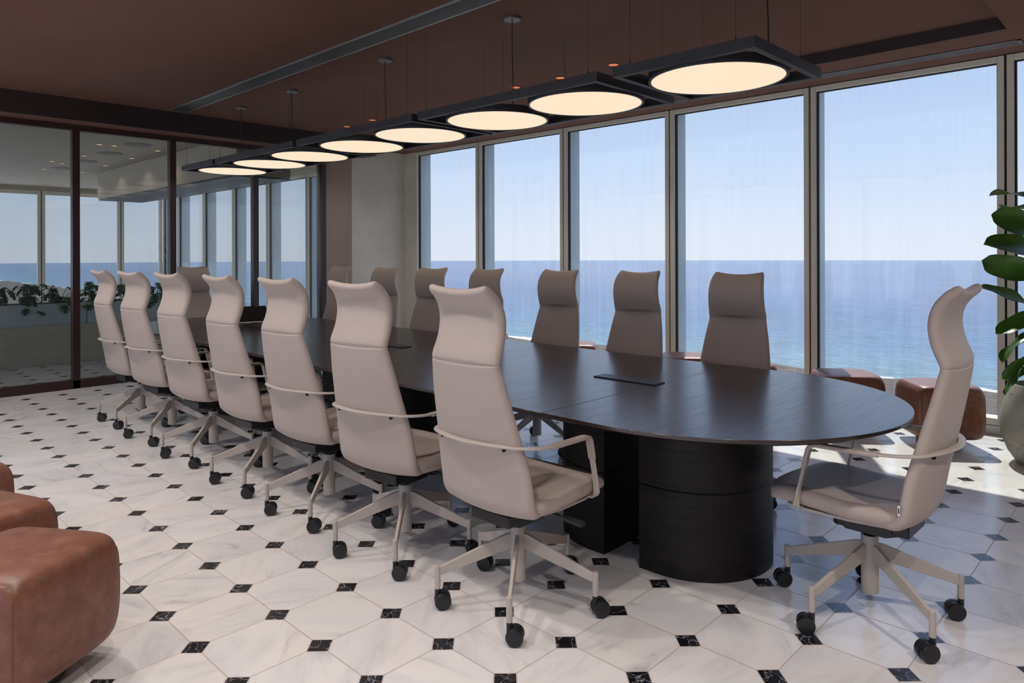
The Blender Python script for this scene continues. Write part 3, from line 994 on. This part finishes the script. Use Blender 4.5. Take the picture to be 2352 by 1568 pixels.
# ------------------------------------------------------------------ ottomans
def ottoman(x, y, rz, label, grp, s=0.22, zt=0.435, zb=0.065):
    t = thing('ottoman', label, 'ottoman', (x, y, 0), rz, grp)
    loops = []
    K = 96
    prof = [(0.76, zb, 5), (0.90, zb + 0.004, 6), (0.958, zb + 0.022, 8), (0.986, zb + 0.056, 10), (0.998, zb + 0.11, 12), (1.0, (zb + zt) / 2, 13), (0.995, zt - 0.095, 12), (0.982, zt - 0.052, 10),
            (0.955, zt - 0.024, 8), (0.91, zt - 0.008, 6.8), (0.84, zt - 0.001, 5.5), (0.70, zt + 0.004, 4.5), (0.4, zt + 0.008, 3.5), (0.12, zt + 0.009, 3)]
    for sc_, z, ex in cat(prof, 3):
        l = []
        for j in range(K):
            a = 2 * PI * (j + 0.5) / K
            c_, s_ = math.cos(a), math.sin(a)
            rr_ = (abs(c_) ** ex + abs(s_) ** ex) ** (-1 / ex)
            l.append((s * sc_ * rr_ * c_, s * sc_ * rr_ * s_, z))
        loops.append(l)
    MB().loft(loops).build('cushion', M['cognac'], t, ang=80)
    g = MB()
    for sx_ in (-1, 1):
        for sy_ in (-1, 1):
            pts = []
            for sc_, z, ex in cat(prof, 3):
                if zb + 0.03 < z < zt - 0.045:
                    q = s * sc_ * 2 ** (-1 / ex) - 0.0004
                    pts.append((sx_ * q, sy_ * q, z))
            g.tube(pts, 0.0011, 5)
    g.build('corner_seam', simple('seam_thread', (0.16, 0.06, 0.035), 0.5), t)
    MB().lathe([(0.135, 0.0), (0.145, 0.006), (0.145, 0.03), (0.12, 0.066), (0.12, 0.072)], 32).build('plinth_foot', M['black_plastic'], t, ang=40)
    return t
LO, WO = 'cognac leather ottomans in the near left row', 'cognac leather ottomans under the windows'
ottoman(-2.742, 0.517, R(33.5), 'big brown leather ottoman at the lower left corner, closest of its row', LO, s=0.224, zt=0.425)
ottoman(-3.333, 0.476, R(22), 'brown leather ottoman at left edge, middle of the three', LO, s=0.224, zt=0.425)
ottoman(-4.043, 0.466, R(22), 'brown leather ottoman at left edge, only a sliver visible, farthest of the three', LO, s=0.224, zt=0.425)
wl = ['brown leather ottoman behind the right head chair, nearest the stone pot', 'brown leather ottoman just left of the table tip by the mullion',
      'ottoman partly hidden right of the nearest window side chair', 'ottoman left of the nearest window side chair, half sun-striped top',
      'ottoman peeking out just left of a window mullion by the second chair', 'ottoman with pale sunlit top between second and third window side chairs',
      'ottoman with sunlit top far left by the window, seen beside the third chair']
for x, lb in zip((-1.32, -1.965, -2.80, -3.40, -4.02, -4.72, -6.05), wl):
    ottoman(x, 5.87, R(38), lb, WO, s=0.225, zt=0.44)

# ------------------------------------------------------------------ potted fig
PX, PY = -0.655, 5.72
t = thing('potted_fig', 'fiddle-leaf fig in an egg shaped pitted stone pot at the right edge', 'potted plant', (PX, PY, 0))
prof = [(0.165, 0.0), (0.178, 0.006), (0.225, 0.08), (0.262, 0.18), (0.270, 0.26), (0.255, 0.36), (0.228, 0.45), (0.208, 0.515), (0.203, 0.522), (0.190, 0.520), (0.186, 0.47), (0.18, 0.46)]
MB().lathe(prof, 48, cap1=False).build('pot', M['stone_pot'], t, ang=50)
MB().cyl(0, 0, 0.455, 0.475, 0.188, 36).build('soil', M['soil'], t)
stem = [(0.02, 0.0, 0.46), (0.0, 0.02, 0.8), (0.03, 0.0, 1.15), (0.0, -0.02, 1.5), (0.02, 0.0, 1.85)]
MB().tube([tuple(p) for p in cat(stem, 5)], 0.012, 8).build('trunk', M['stem_brown'], t)

def leaf_mesh(base, tip, width, up, droop=0.05, cup=0.12, wave=0.014, fiddle=True, seed=0, nl=22, nw=8, th=0.0012):
    base, tip = Vector(base), Vector(tip)
    ax = tip - base
    L_ = ax.length
    ax.normalize()
    up = Vector(up)
    sd = ax.cross(up).normalized()
    nv = sd.cross(ax).normalized()
    rnd = random.Random(seed)
    ph = rnd.uniform(0, 6)
    top_, bot_ = [], []
    for i in range(nl + 1):
        s_ = i / nl
        if fiddle:
            wv = (0.30 + 0.72 * s_) * math.sqrt(max(0, 1 - s_ ** 5)) * min(1, s_ * 5) ** 0.5 * (1 + 0.05 * math.sin(14 * s_ + ph))
        else:
            wv = math.sin(PI * s_ ** 0.7) ** 0.8
        if i == 0 or i == nl:
            wv = 0.03
        row = []
        for j in range(nw + 1):
            q = 2 * j / nw - 1
            p = base + ax * (L_ * s_) + sd * (q * wv * width / 2)
            p += nv * (cup * width * q * q * wv - droop * (2 * s_ - 1) ** 2 + wave * math.sin(9 * s_ + ph + q * 2) * abs(q))
            row.append(p)
        top_.append(row)
    vs, fs = [], []
    for lay in (0, 1):
        for row in top_:
            for p in row:
                vs.append(tuple(p - nv * (th * lay)))
    n1 = (nl + 1) * (nw + 1)
    for i in range(nl):
        for j in range(nw):
            a = i * (nw + 1) + j
            fs.append((a, a + 1, a + nw + 2, a + nw + 1))
            fs.append((n1 + a + nw + 1, n1 + a + nw + 2, n1 + a + 1, n1 + a))
    for i in range(nl):
        for j in (0, nw):
            a, c_ = i * (nw + 1) + j, (i + 1) * (nw + 1) + j
            fs.append((a, c_, n1 + c_, n1 + a) if j == nw else (a, n1 + a, n1 + c_, c_))
    g = MB()
    g.v, g.f = vs, fs
    return g

CAMF = Vector((-math.cos(R(46.07)), math.sin(R(46.07)), 0)); CAMR = Vector((CAMF.y, -CAMF.x, 0))
def wp(u, v, d):
    """world point that projects near pixel u,v at depth d (used only to measure leaf positions)"""
    return CAMF * d + CAMR * ((u - 1176) / FPX * d) + Vector((0, 0, CAM_Z + (585.2 - v) / FPX * d))
org = Vector((PX, PY, 0))
leaves = [((2420, 560), (2290, 492), 0.23, 4.62, (0.35, -0.9, 0.35), 0.07), ((2430, 604), (2277, 550), 0.25, 4.42, (0.05, -0.75, 0.75), 0.10), ((2430, 636), (2262, 606), 0.23, 4.72, (0.15, -1.0, -0.1), 0.05),
          ((2390, 712), (2257, 657), 0.13, 4.50, (0.0, -0.75, 0.75), 0.04), ((2420, 716), (2293, 758), 0.15, 4.55, (0.3, -0.7, 0.7), 0.09), ((2376, 756), (2295, 827), 0.10, 4.5, (-0.5, -0.8, 0.3), 0.04),
          ((2400, 806), (2306, 870), 0.13, 4.55, (0.3, -0.9, 0.2), 0.05), ((2352, 838), (2304, 908), 0.065, 4.48, (-0.4, -0.8, 0.3), 0.02), ((2400, 862), (2326, 842), 0.11, 4.7, (0.2, -0.6, 0.7), 0.04)]
for k, (b0, t0, wd, dp, up, dr) in enumerate(leaves):
    pb, pt = wp(*b0, dp + 0.02) - org, wp(*t0, dp) - org
    leaf_mesh(pb, pt, wd, up, dr * 0.6, seed=k, cup=0.16, wave=0.012).build('leaf', M['fig_leaf'], t, ang=80)
    sz = min(1.8, max(0.6, pb.z - 0.08))
    MB().tube([tuple(pb), (pb.x * 0.5, pb.y * 0.5, (pb.z + sz) / 2), (0.01, 0.0, sz)], 0.0035, 6).build('leaf_stalk', M['stem_green'], t)
rnd = random.Random(11)
for k in range(11):
    a = R(-50 + k * 22)
    z = 0.85 + 0.09 * k
    b0 = Vector((0.05 * math.cos(a), 0.05 * math.sin(a), z))
    ll = 0.24
    if z > 1.3: ll = 0.28
    t1 = b0 + Vector((ll * math.cos(a), ll * math.sin(a), 0.06))
    leaf_mesh(b0, t1, 0.17, (0, 0, 1), 0.03, seed=30 + k).build('leaf', M['fig_leaf'], t, ang=80)

# ------------------------------------------------------------------ space beyond the glass partition
XE = -18.0
o = MB().box(-18.4, XG - 0.05, YB, 6.66, 2.9, 3.12).build('ceiling_beyond', M['adj_white'], smooth=False)
struct(o, 'pale ceiling of the space beyond the glass partition', 'ceiling')
g = MB()
g.box(-14.4, -8.72, 4.0, 4.75, 2.42, 2.9)
o = g.build('trim_2', M['adj_white'], bevel=0.005); struct(o, 'pale dropped bulkhead beyond the glass partition', 'bulkhead')
o = MB().box(-14.38, -8.74, 4.02, 4.75, 2.395, 2.42).build('trim_3', M['adj_reflection'], smooth=False); struct(o, 'underside strip of the bulkhead, dark navy as painted sky reflection', 'bulkhead')
o = MB().box(-18.2, XE + 0.015, YB, 6.66, 2.80, 2.9).build('trim_4', M['adj_white'], smooth=False); struct(o, 'header over the far windows', 'header')
o = MB().box(XE, -8.72, 6.36, 6.60, 2.79, 2.9).build('trim_5', M['sash'], smooth=False); struct(o, 'header over the side windows beyond the partition', 'header')
lx = [-8.72, -9.71, -11.17, -12.63, -14.09, -15.55, -17.0, -17.95]
for i in range(7):
    window(8 + i, lx[i + 1], lx[i], zt=2.80, lbl='side window pane number %d beyond the glass partition' % (i + 1))
# end facade facing the far side, built along y
ends = [-2.3, -0.9, 0.6, 2.33, 3.90, 5.48, 6.40]
for i in range(6):
    t = sthing('window_%d' % (15 + i), 'far end window pane behind the planter, counted from the left %d' % (i + 1), 'window')
    a, c_ = ends[i], ends[i + 1]
    f = MB()
    f.box(XE - 0.05, XE + 0.02, a + 0.01, a + 0.07, 0.0, 2.80)
    f.box(XE - 0.05, XE + 0.02, c_ - 0.07, c_ - 0.01, 0.0, 2.80)
    f.box(XE - 0.05, XE + 0.02, a + 0.07, c_ - 0.07, 2.72, 2.80)
    f.box(XE - 0.05, XE + 0.02, a + 0.07, c_ - 0.07, 0.0, 0.12)
    f.build('window_frame', M['sash'], t, bevel=0.003)
    MB().box(XE - 0.045, XE - 0.03, c_ - 0.012, c_ + 0.012, 0, 2.8).build('gasket', M['gasket'], t, smooth=False)
    MB().box(XE - 0.035, XE - 0.027, a + 0.07, c_ - 0.07, 0.12, 2.72).build('glass_pane', M['glass'], t, smooth=False)
# recessed speakers and downlights of that ceiling
for k, x in enumerate((-10.33, -11.48, -12.70, -13.99)):
    o = MB().cyl(x, 3.36, 2.892, 2.9, 0.17, 40).build('ceiling_speaker', simple('grey_speaker_mesh', (0.26, 0.25, 0.22), 0.7), smooth=True)
    tag(o, ['round grey ceiling disc nearest the partition beyond the glass', 'second round grey ceiling disc beyond the glass', 'third round grey ceiling disc beyond the glass', 'farthest round grey ceiling disc beyond the glass'][k], 'ceiling speaker', 'round ceiling discs beyond the glass')
k = 0
for yy_, xs in ((3.757, (-10.72, -11.82, -13.10, -14.4)), (3.165, (-10.65, -12.03, -13.27, -14.37)), (2.985, (-10.66, -13.09))):
    for x in xs:
        downlight(x, yy_, 2.9, 'small warm downlight beyond the glass, %s row, %s' % ({3.757: 'right', 3.165: 'middle', 2.985: 'left'}[yy_],
                  ['closest to the partition', 'second from the partition', 'third from the partition', 'farthest away'][xs.index(x)]), 'warm downlights beyond the glass', M['warm_dl'], r=0.04, watts=2.5)
# ledge and planters
o = MB().box(-11.4, -10.4, YB, 4.15, 0.0, 0.50).build('trim_6', M['ledge'], bevel=0.004); struct(o, 'low beige stone ledge beyond the glass partition', 'ledge')
pi = 0
plant_pos = []
plbl = ['long blue-grey planter box at the far left behind the glass', 'blue-grey planter box behind the first glass pane', 'blue-grey planter box seen left of the chair row through the glass', 'blue-grey planter box ending near the far head chair']
for k in range(4):
    a = -1.25 + k * 1.34
    t = thing('planter_box', plbl[k], 'planter', (-10.62, a + 0.665, 0.50), 0, 'blue-grey planter boxes on the ledge')
    g = MB()
    g.box(-0.2, 0.2, -0.665, 0.665, 0, 0.02)
    for q in ((-0.2, -0.185, -0.665, 0.665), (0.185, 0.2, -0.665, 0.665), (-0.185, 0.185, -0.665, -0.65), (-0.185, 0.185, 0.65, 0.665)):
        g.box(q[0], q[1], q[2], q[3], 0.02, 0.275)
    g.build('box', M['planter_grey'], t, bevel=0.003)
    MB().box(-0.185, 0.185, -0.65, 0.65, 0.02, 0.245).build('soil', M['soil'], t, smooth=False)

def monstera_leaf(name, size, parent, loc, yaw, pitch, seed):
    rnd = random.Random(seed)
    # outline with finger notches
    K = 44
    ring = []
    for j in range(K):
        a = 2 * PI * j / K
        r_ = size * (0.52 + 0.10 * math.cos(a) - 0.30 * (max(0, math.cos(a - PI)) ** 8))
        ph = abs(((a + PI) % (2 * PI)) - PI)
        if 0.5 < ph < 2.6 and (j % 4 == 0):
            r_ *= 0.42
        ring.append((r_ * math.cos(a) + size * 0.25, r_ * math.sin(a) * 0.88))
    g = MB()
    cx = (size * 0.2, 0)
    vs = []
    def zz(x, y):
        return -0.55 * (x * x) / size - 0.35 * y * y / size
    for dz in (0, -0.0012):
        vs.append((cx[0], cx[1], zz(*cx) + dz))
        for x, y in ring:
            vs.append((x, y, zz(x, y) + dz))
    fs = []
    for j in range(K):
        j2 = (j + 1) % K
        fs.append((0, 1 + j, 1 + j2))
        fs.append((K + 1, K + 2 + j2, K + 2 + j))
        fs.append((1 + j, K + 2 + j, K + 2 + j2, 1 + j2))
    mt = Matrix.Translation(loc) @ Matrix.Rotation(yaw, 4, 'Z') @ Matrix.Rotation(pitch, 4, 'Y')
    g.v = [tuple(mt @ Vector(p)) for p in vs]
    g.f = fs
    return g.build(name, M['monstera_leaf'], parent, ang=80)

def monstera(x, y, z, seed, label, hmax=0.34, nl=9):
    rnd = random.Random(seed)
    t = thing('monstera_plant', label, 'plant', (x, y, z), 0, 'monstera plants in the planter beyond the glass')
    st = MB()
    for k in range(nl):
        a = rnd.uniform(0, 2 * PI)
        rr_ = rnd.uniform(0.05, 0.24)
        h = hmax * rnd.uniform(0.25, 1.0)
        if k % 3 == 2:
            a = rnd.uniform(-0.8, 0.8); h = rnd.uniform(-0.03, 0.12); rr_ = rnd.uniform(0.16, 0.26)
        p = Vector((rr_ * math.cos(a) * 0.75, rr_ * math.sin(a), h))
        st.tube([(0, 0, -0.02), (p.x * 0.4, p.y * 0.4, h * 0.6), tuple(p)], 0.0035, 5)
        monstera_leaf('leaf', rnd.uniform(0.08, 0.15), t, p, a + rnd.uniform(-0.6, 0.6), rnd.uniform(0.1, 0.9), seed * 31 + k)
    st.build('stem', M['stem_green'], t)
    return t
ml = ['first', 'second', 'third', 'fourth', 'fifth', 'sixth', 'seventh', 'eighth', 'ninth', 'tenth', 'eleventh', 'twelfth', 'thirteenth']
for k in range(13):
    y = -0.95 + k * 0.385
    tall = k in (5,)
    monstera(-10.60, y, 0.755, 100 + k, '%s green monstera clump from the left in the planter beyond the glass' % ml[k], hmax=0.50 if tall else random.uniform(0.24, 0.36), nl=24)

# ------------------------------------------------------------------ sea and shore
SZ = -98.6
K = 256
g = MB()
g.v = [(0, 640, SZ)]
ringr = 12300
g.v += [(ringr * math.cos(2 * PI * j / K), 640 + ringr * math.sin(2 * PI * j / K), SZ) for j in range(K)]
g.f = [(0, 1 + j, 1 + (j + 1) % K) for j in range(K)]
# keep a true thickness under the surface
g2 = MB().loft([[(ringr * math.cos(2 * PI * j / K), ringr * math.sin(2 * PI * j / K), z) for j in range(K)] for z in (SZ - 4, SZ)])
o = g2.build('sea', M['sea'], smooth=False)
o['kind'] = 'stuff'
tag(o, 'hazy blue sea reaching to the horizon', 'sea')
# shore: strip of rocks along the coast with an uneven water line
rnd = random.Random(5)
NX, NY = 260, 24
vs = []
for i in range(NX + 1):
    x = -4200 + 5200 * i / NX
    e = 603 + 10 * math.sin(x * 0.013) + 7 * math.sin(x * 0.041 + 1) + rnd.uniform(-4, 4)
    for j in range(NY + 1):
        s_ = j / NY
        y = 60 + (e + 14 - 60) * s_ ** 0.45
        h = 3.0 * (1 - s_ ** 6) + rnd.uniform(-0.8, 0.8) * (1 if s_ < 0.97 else 0.4) - (2.2 if s_ > 0.985 else 0)
        vs.append((x, y, max(SZ + 0.3, SZ + 1 + h)))
g = MB()
g.v = vs + [(x, y, SZ + 0.02) for x, y, z in vs]
n1 = len(vs)
def vid(i, j): return i * (NY + 1) + j
for i in range(NX):
    for j in range(NY):
        g.f.append((vid(i, j), vid(i + 1, j), vid(i + 1, j + 1), vid(i, j + 1)))
        g.f.append((n1 + vid(i, j + 1), n1 + vid(i + 1, j + 1), n1 + vid(i + 1, j), n1 + vid(i, j)))
for i in range(NX):
    g.f.append((vid(i, 0), n1 + vid(i, 0), n1 + vid(i + 1, 0), vid(i + 1, 0)))
    g.f.append((vid(i, NY), vid(i + 1, NY), n1 + vid(i + 1, NY), n1 + vid(i, NY)))
o = g.build('rocky_shore', M['shore'], smooth=False)
o['kind'] = 'stuff'
tag(o, 'brown rocky shoreline far below the windows', 'shore')
